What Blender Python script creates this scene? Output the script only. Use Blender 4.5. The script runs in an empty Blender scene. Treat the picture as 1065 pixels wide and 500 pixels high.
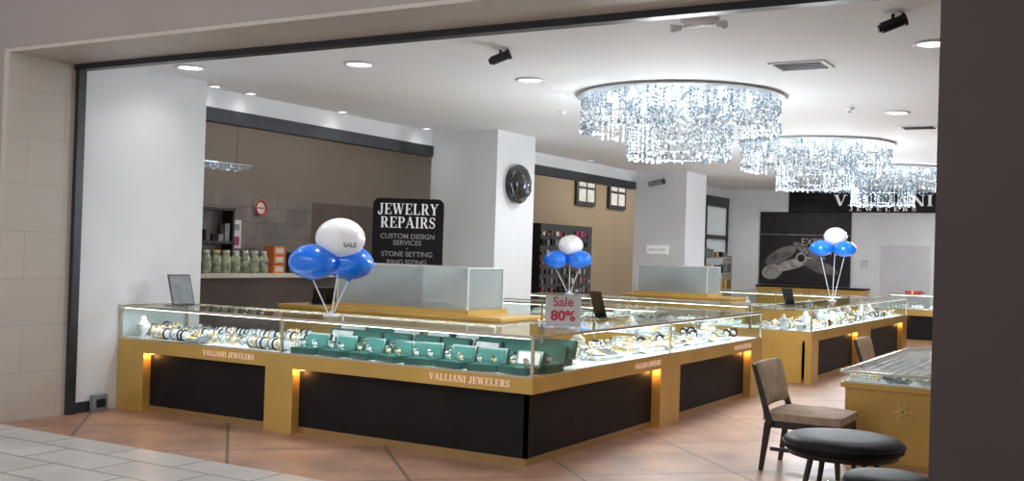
import bpy, bmesh, math, random
from mathutils import Vector, Matrix, noise
random.seed(7)
S = bpy.context.scene
S.view_settings.view_transform = 'Standard'
COL = S.collection

# ---------------------------------------------------------------- materials
def new_mat(name):
    m = bpy.data.materials.new(name); m.use_nodes = True
    return m, m.node_tree, m.node_tree.nodes['Principled BSDF']

def pm(name, col, rough=0.5, metal=0.0, var=0.08, scale=6.0, emis=0.0, ecol=None, bump=0.0, coat=0.0, spec=0.5):
    m, nt, b = new_mat(name)
    tc = nt.nodes.new('ShaderNodeTexCoord'); n = nt.nodes.new('ShaderNodeTexNoise')
    n.inputs['Scale'].default_value = scale; n.inputs['Detail'].default_value = 4
    nt.links.new(tc.outputs['Object'], n.inputs['Vector'])
    r = nt.nodes.new('ShaderNodeValToRGB')
    r.color_ramp.elements[0].position = 0.3; r.color_ramp.elements[1].position = 0.7
    r.color_ramp.elements[0].color = tuple(max(0, c*(1-var)) for c in col)+(1,)
    r.color_ramp.elements[1].color = tuple(min(1, c*(1+var)) for c in col)+(1,)
    nt.links.new(n.outputs['Fac'], r.inputs['Fac'])
    nt.links.new(r.outputs['Color'], b.inputs['Base Color'])
    b.inputs['Roughness'].default_value = rough; b.inputs['Metallic'].default_value = metal
    b.inputs['Coat Weight'].default_value = coat; b.inputs['Specular IOR Level'].default_value = spec
    if emis > 0:
        b.inputs['Emission Color'].default_value = (ecol or col)+(1,)
        b.inputs['Emission Strength'].default_value = emis
    if bump > 0:
        bp = nt.nodes.new('ShaderNodeBump'); bp.inputs['Strength'].default_value = bump
        bp.inputs['Distance'].default_value = 0.01
        nt.links.new(n.outputs['Fac'], bp.inputs['Height']); nt.links.new(bp.outputs['Normal'], b.inputs['Normal'])
    return m

def tile_mat(name, c1, c2, mortar, w, h, axes='XY', rot=0.0, offset=0.0, rough=0.4, ms=0.012, nscale=1.5, nvar=0.25, coat=0.0):
    m, nt, b = new_mat(name); L = nt.links
    tc = nt.nodes.new('ShaderNodeTexCoord'); sp = nt.nodes.new('ShaderNodeSeparateXYZ'); cb = nt.nodes.new('ShaderNodeCombineXYZ')
    L.new(tc.outputs['Object'], sp.inputs[0])
    L.new(sp.outputs[axes[0]], cb.inputs[0]); L.new(sp.outputs[axes[1]], cb.inputs[1])
    mp = nt.nodes.new('ShaderNodeMapping'); mp.inputs['Rotation'].default_value = (0, 0, rot)
    L.new(cb.outputs[0], mp.inputs['Vector'])
    br = nt.nodes.new('ShaderNodeTexBrick'); br.offset = offset
    br.inputs['Scale'].default_value = 1; br.inputs['Brick Width'].default_value = w; br.inputs['Row Height'].default_value = h
    br.inputs['Mortar Size'].default_value = ms; br.inputs['Mortar Smooth'].default_value = 0.3
    br.inputs['Color1'].default_value = c1+(1,); br.inputs['Color2'].default_value = c2+(1,); br.inputs['Mortar'].default_value = mortar+(1,)
    L.new(mp.outputs[0], br.inputs['Vector'])
    n = nt.nodes.new('ShaderNodeTexNoise'); n.inputs['Scale'].default_value = nscale; n.inputs['Detail'].default_value = 5
    L.new(tc.outputs['Object'], n.inputs['Vector'])
    mr = nt.nodes.new('ShaderNodeMapRange'); mr.inputs['From Min'].default_value = 0.3; mr.inputs['From Max'].default_value = 0.7
    mr.inputs['To Min'].default_value = 1-nvar; mr.inputs['To Max'].default_value = 1+nvar
    L.new(n.outputs['Fac'], mr.inputs['Value'])
    mx = nt.nodes.new('ShaderNodeVectorMath'); mx.operation = 'SCALE'
    L.new(br.outputs['Color'], mx.inputs[0]); L.new(mr.outputs[0], mx.inputs['Scale'])
    L.new(mx.outputs[0], b.inputs['Base Color'])
    b.inputs['Roughness'].default_value = rough; b.inputs['Coat Weight'].default_value = coat
    bp = nt.nodes.new('ShaderNodeBump'); bp.inputs['Strength'].default_value = 0.3; bp.inputs['Distance'].default_value = 0.004; bp.invert = True
    L.new(br.outputs['Fac'], bp.inputs['Height']); L.new(bp.outputs['Normal'], b.inputs['Normal'])
    return m

def glass_mat(name, tint=(0.96, 0.985, 0.98), refl=0.9, haze=0.0, hazecol=(0.8, 0.9, 0.9), kmax=0.4):
    m = bpy.data.materials.new(name); m.use_nodes = True; nt = m.node_tree; nt.nodes.clear(); L = nt.links
    out = nt.nodes.new('ShaderNodeOutputMaterial'); t = nt.nodes.new('ShaderNodeBsdfTransparent'); g = nt.nodes.new('ShaderNodeBsdfGlossy')
    t.inputs[0].default_value = tint+(1,); g.inputs['Roughness'].default_value = 0.03; g.inputs[0].default_value = (refl, refl, refl, 1)
    lw = nt.nodes.new('ShaderNodeLayerWeight'); lw.inputs[0].default_value = 0.5
    pw = nt.nodes.new('ShaderNodeMath'); pw.operation = 'POWER'; pw.inputs[1].default_value = 5; L.new(lw.outputs['Facing'], pw.inputs[0])
    ma = nt.nodes.new('ShaderNodeMath'); ma.operation = 'MULTIPLY_ADD'; ma.inputs[1].default_value = kmax; ma.inputs[2].default_value = 0.025; L.new(pw.outputs[0], ma.inputs[0])
    mx = nt.nodes.new('ShaderNodeMixShader'); L.new(ma.outputs[0], mx.inputs[0]); L.new(t.outputs[0], mx.inputs[1]); L.new(g.outputs[0], mx.inputs[2])
    last = mx
    if haze > 0:
        d = nt.nodes.new('ShaderNodeBsdfDiffuse'); d.inputs[0].default_value = hazecol+(1,)
        tr = nt.nodes.new('ShaderNodeBsdfTranslucent'); tr.inputs[0].default_value = hazecol+(1,)
        m1 = nt.nodes.new('ShaderNodeMixShader'); m1.inputs[0].default_value = 0.5
        L.new(d.outputs[0], m1.inputs[1]); L.new(tr.outputs[0], m1.inputs[2])
        nz = nt.nodes.new('ShaderNodeTexNoise'); nz.inputs['Scale'].default_value = 1.2
        mr = nt.nodes.new('ShaderNodeMapRange'); mr.inputs['To Min'].default_value = haze-0.1; mr.inputs['To Max'].default_value = min(1, haze+0.1)
        L.new(nz.outputs['Fac'], mr.inputs['Value'])
        m2 = nt.nodes.new('ShaderNodeMixShader'); L.new(mr.outputs[0], m2.inputs[0])
        L.new(mx.outputs[0], m2.inputs[1]); L.new(m1.outputs[0], m2.inputs[2]); last = m2
    L.new(last.outputs[0], out.inputs[0])
    return m

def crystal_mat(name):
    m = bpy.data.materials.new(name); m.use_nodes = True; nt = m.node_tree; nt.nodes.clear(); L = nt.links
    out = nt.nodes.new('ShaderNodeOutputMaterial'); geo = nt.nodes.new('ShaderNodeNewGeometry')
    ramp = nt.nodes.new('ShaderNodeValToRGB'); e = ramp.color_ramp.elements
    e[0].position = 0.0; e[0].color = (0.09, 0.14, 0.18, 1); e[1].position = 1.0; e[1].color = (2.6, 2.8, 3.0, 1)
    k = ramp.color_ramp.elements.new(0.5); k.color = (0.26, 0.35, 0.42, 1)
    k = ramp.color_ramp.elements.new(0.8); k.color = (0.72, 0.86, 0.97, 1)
    L.new(geo.outputs['Random Per Island'], ramp.inputs['Fac'])  # sparkle painted in: emission colour varies at random per bead
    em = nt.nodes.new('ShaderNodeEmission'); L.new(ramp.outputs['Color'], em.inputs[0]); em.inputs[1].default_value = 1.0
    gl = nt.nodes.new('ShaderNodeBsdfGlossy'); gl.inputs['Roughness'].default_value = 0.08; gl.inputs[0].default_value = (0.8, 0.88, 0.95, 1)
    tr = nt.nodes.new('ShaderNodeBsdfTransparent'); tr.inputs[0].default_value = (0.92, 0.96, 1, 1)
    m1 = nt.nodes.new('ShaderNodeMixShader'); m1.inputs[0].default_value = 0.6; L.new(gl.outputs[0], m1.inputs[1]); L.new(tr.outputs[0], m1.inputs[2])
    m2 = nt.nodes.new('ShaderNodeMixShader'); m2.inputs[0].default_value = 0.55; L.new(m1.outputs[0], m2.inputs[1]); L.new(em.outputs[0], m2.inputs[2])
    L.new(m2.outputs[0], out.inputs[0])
    return m

M = {}
M['white'] = pm('wall_paint_white', (0.74, 0.755, 0.78), 0.6, var=0.03, scale=1.2)
M['ceil'] = pm('ceiling_paint', (0.84, 0.86, 0.89), 0.8, var=0.02, scale=0.8)
M['taupe'] = pm('mall_paint_taupe', (0.32, 0.27, 0.25), 0.7, var=0.04, scale=1.0)
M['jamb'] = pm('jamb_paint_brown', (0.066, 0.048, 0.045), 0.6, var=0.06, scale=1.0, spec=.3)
M['gold'] = pm('gold_laminate', (0.60, 0.38, 0.10), 0.32, 0.25, var=0.12, scale=1.5)
M['golddk'] = pm('gold_trim', (0.42, 0.28, 0.12), 0.3, 0.6, var=0.05)
M['dark'] = pm('black_panel', (0.010, 0.008, 0.009), 0.55, var=0.3, scale=3, spec=.22)
M['black'] = pm('black_plastic', (0.01, 0.01, 0.011), 0.35, var=0.2)
M['track'] = pm('gate_track_metal', (0.045, 0.048, 0.055), 0.4, 0.5, var=0.15)
M['alu'] = pm('brushed_frame_metal', (0.62, 0.56, 0.44), 0.25, 0.9, var=0.08, scale=20)
M['chrome'] = pm('chrome', (0.8, 0.82, 0.85), 0.08, 1.0, var=0.02)
M['canopy'] = pm('canopy_pearl', (0.60, 0.68, 0.75), 0.25, 0.3, var=0.1, scale=12)
M['deck'] = pm('white_deck', (0.75, 0.78, 0.76), 0.5, var=0.04)
M['cushion'] = pm('display_cushion', (0.62, 0.64, 0.64), 0.7, var=0.18, scale=9)
M['grayc'] = pm('gray_display', (0.20, 0.22, 0.23), 0.5, var=0.2, scale=9)
M['green'] = pm('green_leatherette', (0.003, 0.068, 0.055), 0.35, var=0.25, scale=8, coat=0.3)
M['greenL'] = pm('green_lining', (0.004, 0.12, 0.098), 0.6, var=0.2, scale=8)
M['steel'] = pm('polished_steel', (0.75, 0.76, 0.78), 0.15, 1.0, var=0.05)
M['jgold'] = pm('jewelry_gold', (0.9, 0.6, 0.2), 0.2, 1.0, var=0.05)
M['led'] = pm('led_strip', (1, 1, 1), 0.5, emis=5, ecol=(0.9, 0.97, 1.0))
M['warmled'] = pm('warm_puck_lens', (1, .8, .5), 0.5, emis=4, ecol=(1, .55, .2))
M['lampface'] = pm('downlight_lens', (1, 1, 1), 0.5, emis=6, ecol=(0.95, 0.98, 1.0))
M['pink'] = pm('lettering_pink', (0.90, 0.66, 0.52), 0.4, emis=0.25, ecol=(1, 0.75, 0.6))
M['lw'] = pm('lettering_white', (0.85, 0.85, 0.88), 0.4, emis=0.2)
M['lgray'] = pm('lettering_gray', (0.30, 0.30, 0.32), 0.4)
M['lgold'] = pm('lettering_gold', (0.85, 0.62, 0.2), 0.3, 0.4)
M['red'] = pm('lettering_red', (0.45, 0.02, 0.035), 0.4)
M['blue'] = pm('balloon_blue', (0.004, 0.20, 0.95), 0.22, var=0.03, coat=0.5)
M['bwhite'] = pm('balloon_white', (0.90, 0.90, 0.93), 0.3, var=0.02, coat=0.4, emis=.06)  # faint emission painted in to lift the shaded underside
M['stick'] = pm('balloon_stick', (0.8, 0.8, 0.82), 0.4)
M['glass'] = glass_mat('showcase_glass')
M['frost'] = glass_mat('frosted_acrylic', haze=0.5, hazecol=(0.56, 0.61, 0.63), kmax=.3)
M['frost2'] = glass_mat('window_frosted', haze=0.8, hazecol=(0.8, 0.88, 0.95))
M['acryl'] = pm('sign_acrylic', (0.50, 0.46, 0.47), 0.2, var=0.04)
M['crystal'] = crystal_mat('crystal_beads')
M['wood'] = pm('dark_wood', (0.016, 0.011, 0.009), 0.4, var=0.3, scale=10, coat=0.1)
M['uphol'] = pm('upholstery_tan', (0.38, 0.28, 0.20), 0.75, var=0.2, scale=14, bump=0.2)
M['leather'] = pm('black_leather', (0.005, 0.005, 0.006), 0.5, var=0.2, scale=20, bump=0.1, spec=.2)
M['revtile'] = tile_mat('reveal_tile', (0.45, 0.40, 0.35), (0.485, 0.43, 0.375), (0.38, 0.33, 0.29), 0.75, 0.42, 'YZ', 0, 0.5, 0.5, 0.004, 1.0, 0.06)
M['softile'] = tile_mat('soffit_tile', (0.46, 0.40, 0.35), (0.48, 0.42, 0.37), (0.36, 0.31, 0.28), 0.75, 0.7, 'XY', 0, 0.0, 0.5, 0.004, 1.0, 0.06)
M['floor'] = tile_mat('terracotta_tile', (0.40, 0.225, 0.15), (0.33, 0.18, 0.115), (0.16, 0.10, 0.075), 1.25, 1.25, 'XY', math.radians(45), 0.0, 0.42, 0.016, 2.2, 0.26, coat=0.0)
M['mfloor'] = tile_mat('mall_floor_tile', (0.46, 0.44, 0.43), (0.51, 0.49, 0.475), (0.22, 0.21, 0.20), 0.75, 0.42, 'XY', 0, 0.5, 0.35, 0.014, 2.0, 0.1)
M['cfloor'] = tile_mat('corridor_floor', (0.35, 0.28, 0.22), (0.38, 0.31, 0.25), (0.2, 0.16, 0.13), 0.8, 0.8, 'XY', 0, 0.0, 0.35, 0.01, 1.5, 0.1)
M['tan'] = pm('facade_tan', (0.165, 0.135, 0.105), 0.45, var=0.10, scale=0.5)
M['tan2'] = pm('facade_ochre', (0.28, 0.22, 0.155), 0.7, var=0.06, scale=0.7)
M['brown'] = pm('facade_brown', (0.085, 0.062, 0.05), 0.6, var=0.15, scale=1)
M['gtile'] = tile_mat('facade_gray_tile', (0.16, 0.135, 0.12), (0.125, 0.105, 0.095), (0.07, 0.06, 0.055), 0.5, 0.25, 'YZ', 0, 0.5, 0.4, 0.006, 2, 0.2)
M['orange'] = pm('orange_box', (0.7, 0.2, 0.04), 0.5)
M['cream'] = pm('cream_laminate', (0.62, 0.58, 0.52), 0.5)
M['jar'] = pm('candy_jar', (0.35, 0.40, 0.28), 0.15, var=0.7, scale=14)
M['screen'] = pm('blue_screen', (0.01, 0.05, 0.2), 0.2, emis=0.7, ecol=(0.02, 0.14, 0.6))
M['magenta'] = pm('magenta_goods', (0.30, 0.03, 0.12), 0.5, var=0.8, scale=14)
M['poster'] = pm('poster_black', (0.015, 0.013, 0.015), 0.3, var=0.5, scale=2)
M['pgray'] = pm('poster_gray', (0.12, 0.11, 0.11), 0.4, var=0.5, scale=5)
M['pgrayL'] = pm('poster_light', (0.32, 0.29, 0.28), 0.4, var=0.5, scale=7)
M['door'] = pm('door_paint', (0.60, 0.60, 0.64), 0.5, var=0.03)
M['vent'] = pm('vent_dark', (0.05, 0.05, 0.055), 0.5)
M['onyx'] = pm('onyx_relief', (0.012, 0.016, 0.016), 0.22, var=0.9, scale=18, bump=0.6, coat=0.5)

# ---------------------------------------------------------------- mesh builder
class MB:
    def __init__(s, name):
        s.name = name; s.v = []; s.f = []; s.mi = []; s.sm = []; s.mats = []; s.T = Matrix.Identity(4)
    def mid(s, k):
        if k not in s.mats: s.mats.append(k)
        return s.mats.index(k)
    def add(s, vs, fs, mat, smooth=False):
        o = len(s.v); s.v += [tuple(s.T @ Vector(p)) for p in vs]
        i = s.mid(mat)
        for f in fs: s.f.append(tuple(o+a for a in f)); s.mi.append(i); s.sm.append(smooth)
    def box(s, x0, x1, y0, y1, z0, z1, mat):
        vs = [(x0,y0,z0),(x1,y0,z0),(x1,y1,z0),(x0,y1,z0),(x0,y0,z1),(x1,y0,z1),(x1,y1,z1),(x0,y1,z1)]
        s.add(vs, [(0,3,2,1),(4,5,6,7),(0,1,5,4),(1,2,6,5),(2,3,7,6),(3,0,4,7)], mat)
    def cyl(s, p0, p1, r0, mat, r1=None, n=16, smooth=True):
        r1 = r0 if r1 is None else r1
        p0 = Vector(p0); p1 = Vector(p1); d = (p1-p0).normalized()
        a = d.orthogonal().normalized(); b = d.cross(a)
        vs = []
        for p, r in ((p0, r0), (p1, r1)):
            for i in range(n):
                t = 2*math.pi*i/n; vs.append(p+a*r*math.cos(t)+b*r*math.sin(t))
        s.add(vs, [(i,(i+1)%n,n+(i+1)%n,n+i) for i in range(n)], mat, smooth)
        s.add(vs[:n], [tuple(reversed(range(n)))], mat); s.add(vs[n:], [tuple(range(n))], mat)
    def lathe(s, prof, c, mat, n=32, smooth=True):
        vs = []
        for r, z in prof:
            for i in range(n):
                t = 2*math.pi*i/n; vs.append((c[0]+r*math.cos(t), c[1]+r*math.sin(t), c[2]+z))
        fs = []
        for k in range(len(prof)-1):
            for i in range(n): fs.append((k*n+i, k*n+(i+1)%n, (k+1)*n+(i+1)%n, (k+1)*n+i))
        s.add(vs, fs, mat, smooth)
    def ell(s, c, rx, ry, rz, mat, nu=20, nv=12, fn=None):
        vs = []; fs = []
        for j in range(nv+1):
            ph = math.pi*j/nv
            for i in range(nu):
                t = 2*math.pi*i/nu
                k = 1.0
                p = Vector((math.sin(ph)*math.cos(t), math.sin(ph)*math.sin(t), math.cos(ph)))
                if fn: k = fn(p)
                vs.append((c[0]+rx*p.x*k, c[1]+ry*p.y*k, c[2]+rz*p.z*k))
        for j in range(nv):
            for i in range(nu): fs.append((j*nu+i, (j+1)*nu+i, (j+1)*nu+(i+1)%nu, j*nu+(i+1)%nu))
        s.add(vs, fs, mat, True)
    def torus(s, c, R, r, mat, axis='z', nu=20, nv=6, sx=1.0):
        vs = []; fs = []
        for i in range(nu):
            t = 2*math.pi*i/nu
            for j in range(nv):
                p = 2*math.pi*j/nv
                a = (R+r*math.cos(p))*math.cos(t)*sx; b = (R+r*math.cos(p))*math.sin(t); h = r*math.sin(p)
                q = {'z': (a,b,h), 'y': (a,h,b), 'x': (h,a,b)}[axis]
                vs.append((c[0]+q[0], c[1]+q[1], c[2]+q[2]))
        for i in range(nu):
            for j in range(nv): fs.append((i*nv+j, ((i+1)%nu)*nv+j, ((i+1)%nu)*nv+(j+1)%nv, i*nv+(j+1)%nv))
        s.add(vs, fs, mat, True)
    def octa(s, c, r, h, mat):
        x, y, z = c
        s.add([(x+r,y,z),(x,y+r,z),(x-r,y,z),(x,y-r,z),(x,y,z+h),(x,y,z-h)],
              [(0,1,4),(1,2,4),(2,3,4),(3,0,4),(1,0,5),(2,1,5),(3,2,5),(0,3,5)], mat)
    def build(s, bevel=0.0, parent=None, seg=2):
        me = bpy.data.meshes.new(s.name); me.from_pydata(s.v, [], s.f)
        for k in s.mats: me.materials.append(M[k])
        me.polygons.foreach_set('material_index', s.mi); me.polygons.foreach_set('use_smooth', s.sm)
        me.update(); bm = bmesh.new(); bm.from_mesh(me); bmesh.ops.recalc_face_normals(bm, faces=bm.faces); bm.to_mesh(me); bm.free()
        o = bpy.data.objects.new(s.name, me); COL.objects.link(o)
        if bevel > 0:
            b = o.modifiers.new('bevel', 'BEVEL'); b.width = bevel; b.segments = seg; b.limit_method = 'ANGLE'; b.angle_limit = math.radians(50)
        if parent: o.parent = parent
        return o
def TR(x, y, z=0, a=0): return Matrix.Translation((x, y, z)) @ Matrix.Rotation(math.radians(a), 4, 'Z')

def text(name, body, size, loc, rot, mat, parent=None, ext=0.002, sx=1.0, off=0.0, align='CENTER'):
    c = bpy.data.curves.new(name, 'FONT'); c.body = body; c.size = size; c.extrude = ext; c.align_x = align; c.align_y = 'CENTER'; c.offset = off
    c.materials.append(M[mat]); o = bpy.data.objects.new(name, c); COL.objects.link(o)
    o.location = loc; o.rotation_euler = rot; o.scale = (sx, 1, 1)
    if parent: o.parent = parent
    return o
FY = (math.pi/2, 0, 0); FX = (math.pi/2, 0, math.pi/2)

# serif capitals drawn as thick / thin strokes : (advance, strokes); stroke = [(x, y, width), ...]
K, t_ = .17, .055
def arc(cx, cy, rx, ry, a0, a1, w0, w1, wm, n=10):
    out = []
    for i in range(n+1):
        f = i/n; a = math.radians(a0+(a1-a0)*f); out.append((cx+rx*math.cos(a), cy+ry*math.sin(a), (w0+(w1-w0)*f)+(wm-(w0+w1)/2)*math.sin(math.pi*f)))
    return out
def vs_(x, y0=0, y1=1, w=K): return [(x, y0, w), (x, y1, w)]
def sf(x, y, h=.15): return [(x-h, y, t_), (x+h, y, t_)]
B, Tp = .025, .975
GL = {
 'V': (.86, [[(.16, 1, K), (.43, .02, K)], [(.70, 1, t_), (.45, .02, t_)], sf(.16, Tp), sf(.71, Tp, .13)]),
 'A': (.90, [[(.14, 0, t_), (.42, 1, t_)], [(.42, 1, K), (.72, 0, K)], [(.22, .33, t_), (.62, .33, t_)], sf(.14, B, .12), sf(.72, B, .16)]),
 'L': (.74, [vs_(.22), sf(.22, Tp, .16), [(.06, B, t_), (.66, B, t_)], [(.655, 0, t_), (.655, .27, t_)]]),
 'I': (.44, [vs_(.22), sf(.22, Tp, .16), sf(.22, B, .16)]),
 'N': (.90, [vs_(.18, w=t_), [(.18, 1, K), (.72, 0, K)], vs_(.72, w=t_), sf(.16, Tp, .13), sf(.18, B, .12), sf(.72, Tp, .13)]),
 'J': (.58, [vs_(.36, .2, 1), sf(.36, Tp, .16), arc(.20, .2, .16, .20, 0, -170, K, t_*1.5, K*.7), [(.06, .17, .13), (.06, .26, .13)]]),
 'E': (.76, [vs_(.22), [(.06, Tp, t_), (.66, Tp, t_)], [(.06, B, t_), (.68, B, t_)], [(.22, .51, t_), (.50, .51, t_)], [(.655, 1, t_), (.655, .75, t_)], [(.675, 0, t_), (.675, .27, t_)], [(.49, .40, t_), (.49, .62, t_)]]),
 'W': (1.18, [[(.16, 1, K), (.38, .02, K)], [(.60, 1, t_), (.40, .02, t_)], [(.58, 1, K), (.80, .02, K)], [(1.02, 1, t_), (.82, .02, t_)], sf(.16, Tp), sf(.58, Tp), sf(1.03, Tp, .12)]),
 'P': (.76, [vs_(.22), [(.06, Tp, t_), (.42, Tp, t_)], [(.22, .48, t_), (.42, .48, t_)], arc(.42, .725, .20, .245, 90, -90, t_, t_, K), sf(.22, B, .16)]),
 'R': (.86, [vs_(.22), [(.06, Tp, t_), (.42, Tp, t_)], [(.22, .50, t_), (.42, .50, t_)], arc(.42, .735, .19, .235, 90, -90, t_, t_, K), sf(.22, B, .16), [(.44, .5, K), (.68, .02, K)], sf(.72, B, .11)]),
 'Y': (.84, [[(.16, 1, K), (.42, .45, K)], [(.68, 1, t_), (.44, .45, t_)], vs_(.42, 0, .47), sf(.16, Tp), sf(.69, Tp, .12), sf(.42, B, .16)]),
 'S': (.66, [arc(.33, .74, .20, .235, 20, 200, t_, K*.8, t_*1.2)+[(.33, .51, K*1.1)]+arc(.33, .255, .21, .23, 70, -160, K, t_, t_*1.4)[1:], [(.55, .72, t_), (.55, .97, t_)], [(.10, .03, t_), (.10, .30, t_)]]),
 ' ': (.42, []),
}
def serif(mb, s, T, size, mat, sx=1.0, depth=.003):
    tot = sum(GL[c][0] for c in s)*size*sx; x = -tot/2; T0 = mb.T; mb.T = T
    for c in s:
        adv, st = GL[c]
        for pl in st:
            n = len(pl); L = []; Rr = []
            for i, (px, py, w) in enumerate(pl):
                a = pl[max(0, i-1)]; b = pl[min(n-1, i+1)]; d = Vector((b[0]-a[0], b[1]-a[1])); d.normalize(); nx, ny = -d.y, d.x
                L.append((x+(px+nx*w/2)*size*sx, (py-.5+ny*w/2)*size)); Rr.append((x+(px-nx*w/2)*size*sx, (py-.5-ny*w/2)*size))
            vs = [(a, -depth, b) for a, b in L]+[(a, -depth, b) for a, b in Rr]+[(a, 0, b) for a, b in L]+[(a, 0, b) for a, b in Rr]
            fs = []
            for i in range(n-1):
                fs += [(i, i+1, n+i+1, n+i), (2*n+i, 2*n+i+1, i+1, i), (n+i, n+i+1, 3*n+i+1, 3*n+i)]
            fs += [(0, n, 3*n, 2*n), (n-1, 3*n-1, 4*n-1, 2*n-1)]
            mb.add(vs, fs, mat)
        x += adv*size*sx
    mb.T = T0
def serif_obj(name, lines, mat, parent):
    mb = MB(name)
    for s, T, size, sx in lines: serif(mb, s, T, size, mat, sx)
    return mb.build(parent=parent)

def simple(name, boxes, bevel=0.0):
    mb = MB(name)
    for b in boxes: mb.box(*b)
    return mb.build(bevel)

CZ = 3.33      # store ceiling height
# ---------------------------------------------------------------- shell
simple('floor', [(-8.9, 4.0, 5.8, 25.7, -0.1, 0, 'floor')])
simple('floor_mall', [(-16, 8, -6, 5.8, -0.1, 0, 'mfloor')])
simple('floor_corridor', [(-13.2, -8.9, 5.8, 40, -0.1, 0, 'cfloor')])
simple('ceiling', [(-9.0, 4.2, 6.5, 25.8, CZ, CZ+0.15, 'ceil')])
simple('wall_front', [(-16, -8.62, 5.8, 6.5, 0, 5.2, 'taupe'), (-8.62, -0.91, 5.8, 6.5, 3.27, 5.2, 'taupe')])
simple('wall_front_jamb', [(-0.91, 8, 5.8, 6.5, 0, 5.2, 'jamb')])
simple('trim_reveal', [(-8.62, -8.55, 5.79, 6.5, 0, 3.24, 'revtile')])
simple('trim_soffit', [(-8.62, -0.91, 5.79, 6.5, 3.24, 3.27, 'softile')])
simple('trim_gate_track', [(-8.55, -0.91, 6.45, 6.55, 3.19, 3.24, 'track'), (-8.55, -8.50, 6.47, 6.55, 0, 3.19, 'track')])
simple('wall_left', [(-9.0, -8.55, 6.5, 8.08, 0, CZ, 'white'), (-9.0, -8.85, 8.08, 25.6, 3.12, CZ, 'white')])
simple('trim_opening_track', [(-8.97, -8.83, 8.08, 12.7, 2.97, 3.12, 'track'), (-8.97, -8.83, 13.77, 19.9, 2.97, 3.12, 'track'), (-8.97, -8.83, 21.0, 25.6, 2.97, 3.12, 'track')])
for n, y0, y1 in (('pillar', 12.7, 13.77), ('pillar', 19.9, 21.0)):
    simple(n, [(-8.86, -7.75, y0, y1, 0, CZ, 'white'), (-8.88, -7.73, y0-0.02, y1+0.02, 0, 0.12, 'track')])
simple('wall_back', [(-9.0, 4.2, 25.6, 25.8, 0, CZ, 'white')])
simple('wall_right', [(4.0, 4.2, 6.5, 25.6, 0, CZ, 'white')])
simple('baseboard_left', [(-8.55, -8.53, 6.56, 6.9, 0, 0.1, 'track')])
simple('baseboard_back', [(-8.8, 4.0, 25.58, 25.6, 0, 0.12, 'track')])
mb = MB('floor_outlet_box'); mb.box(-8.52, -8.46, 6.72, 6.88, 0.0, 0.16, 'grayc'); mb.box(-8.46, -8.45, 6.75, 6.85, 0.04, 0.12, 'black'); mb.build(0.01)

# ---------------------------------------------------------------- neighbour facade across the corridor
simple('wall_corridor', [(-13.2, -13, 5.8, 20.0, 2.42, 4.3, 'tan'), (-13.2, -13, 20.0, 40, 0, 4.3, 'tan2'),
                         (-13.2, -13, 5.8, 14.9, 0, 2.42, 'gtile'), (-13.2, -13, 14.9, 20, 0, 2.42, 'brown')])
simple('ceiling_corridor', [(-13.2, -9.0, 6.5, 40, 4.3, 4.4, 'tan')])
simple('wall_corridor_end', [(-13.2, -8.9, 40, 40.1, 0, 4.3, 'tan2')])
mb = MB('candy_counter'); mb.box(-12.97, -12.4, 11.2, 15.0, 0, 1.08, 'brown'); mb.box(-12.98, -12.35, 11.15, 15.05, 1.08, 1.15, 'cream'); mb.build(0.01)
mb = MB('candy_jars')
for i in range(8):
    y = 11.75+i*0.21; r = 0.09
    mb.lathe([(0.001, 0), (r, 0), (r, 0.24), (r*0.7, 0.30), (r*0.7, 0.33)], (-12.56, y, 1.15), 'jar', 14)
    mb.cyl((-12.56, y, 1.48), (-12.56, y, 1.52), r*0.75, random.choice(['steel', 'lgold', 'cream']), n=14)
mb.build()
mb = MB('snack_shelf')
mb.box(-12.99, -12.75, 11.6, 12.75, 1.62, 1.66, 'wood'); mb.box(-12.99, -12.75, 11.6, 11.64, 1.15, 2.2, 'wood'); mb.box(-12.99, -12.75, 12.71, 12.75, 1.15, 2.2, 'wood'); mb.box(-12.99, -12.75, 11.6, 12.75, 2.16, 2.2, 'wood')
for i in range(7):
    y = 11.75+i*0.14; mb.box(-12.92, -12.8, y, y+0.1, 1.66, 1.66+random.uniform(0.1, 0.3), random.choice(['grayc', 'brown', 'cream', 'dark']))
mb.build()
mb = MB('snack_boxes')
for z in (0, .16, .31): mb.box(-12.75, -12.5, 13.42, 13.68, 1.15+z, 1.29+z, 'orange'); mb.box(-12.5, -12.495, 13.46, 13.64, 1.18+z, 1.26+z, 'cream')
mb.build(.004)
mb = MB('neon_menu_screen'); mb.box(-12.66, -12.6, 13.9, 14.5, 1.15, 1.5, 'black'); mb.box(-12.6, -12.595, 13.93, 14.47, 1.19, 1.47, 'screen')
for k in range(3): mb.box(-12.595, -12.592, 14.0, 14.35-.08*k, 1.25+.07*k, 1.27+.07*k, 'lw')
mb.build(0.005)
mb = MB('round_wall_sign'); mb.cyl((-13.0, 13.55, 2.25), (-12.96, 13.55, 2.25), 0.13, 'cream', n=24); mb.torus((-12.95, 13.55, 2.25), 0.12, 0.018, 'red', 'x', 24, 6); mb.box(-12.96, -12.945, 13.48, 13.62, 2.24, 2.26, 'red'); mb.build()
mb = MB('corridor_poster'); mb.box(-13.0, -12.97, 12.8, 13.12, 1.55, 2.02, 'cream'); mb.box(-12.97, -12.96, 12.85, 13.07, 1.6, 1.75, 'magenta'); mb.box(-12.97, -12.96, 12.85, 13.07, 1.85, 1.95, 'grayc'); mb.build()
mb = MB('chandelier_reflection'); mb.box(-10.75, -10.45, 9.6, 10.75, 2.68, 2.70, 'chrome')  # added hanging crystals standing in for a chandelier's reflection in glass
for yy in (9.75, 10.6): mb.cyl((-10.6, yy, 2.70), (-10.6, yy, 4.3), .003, 'brown', n=6)
mb.cyl((-10.6, 10.25, 4.27), (-10.6, 10.25, 4.3), .07, 'chrome', n=16)
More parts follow.
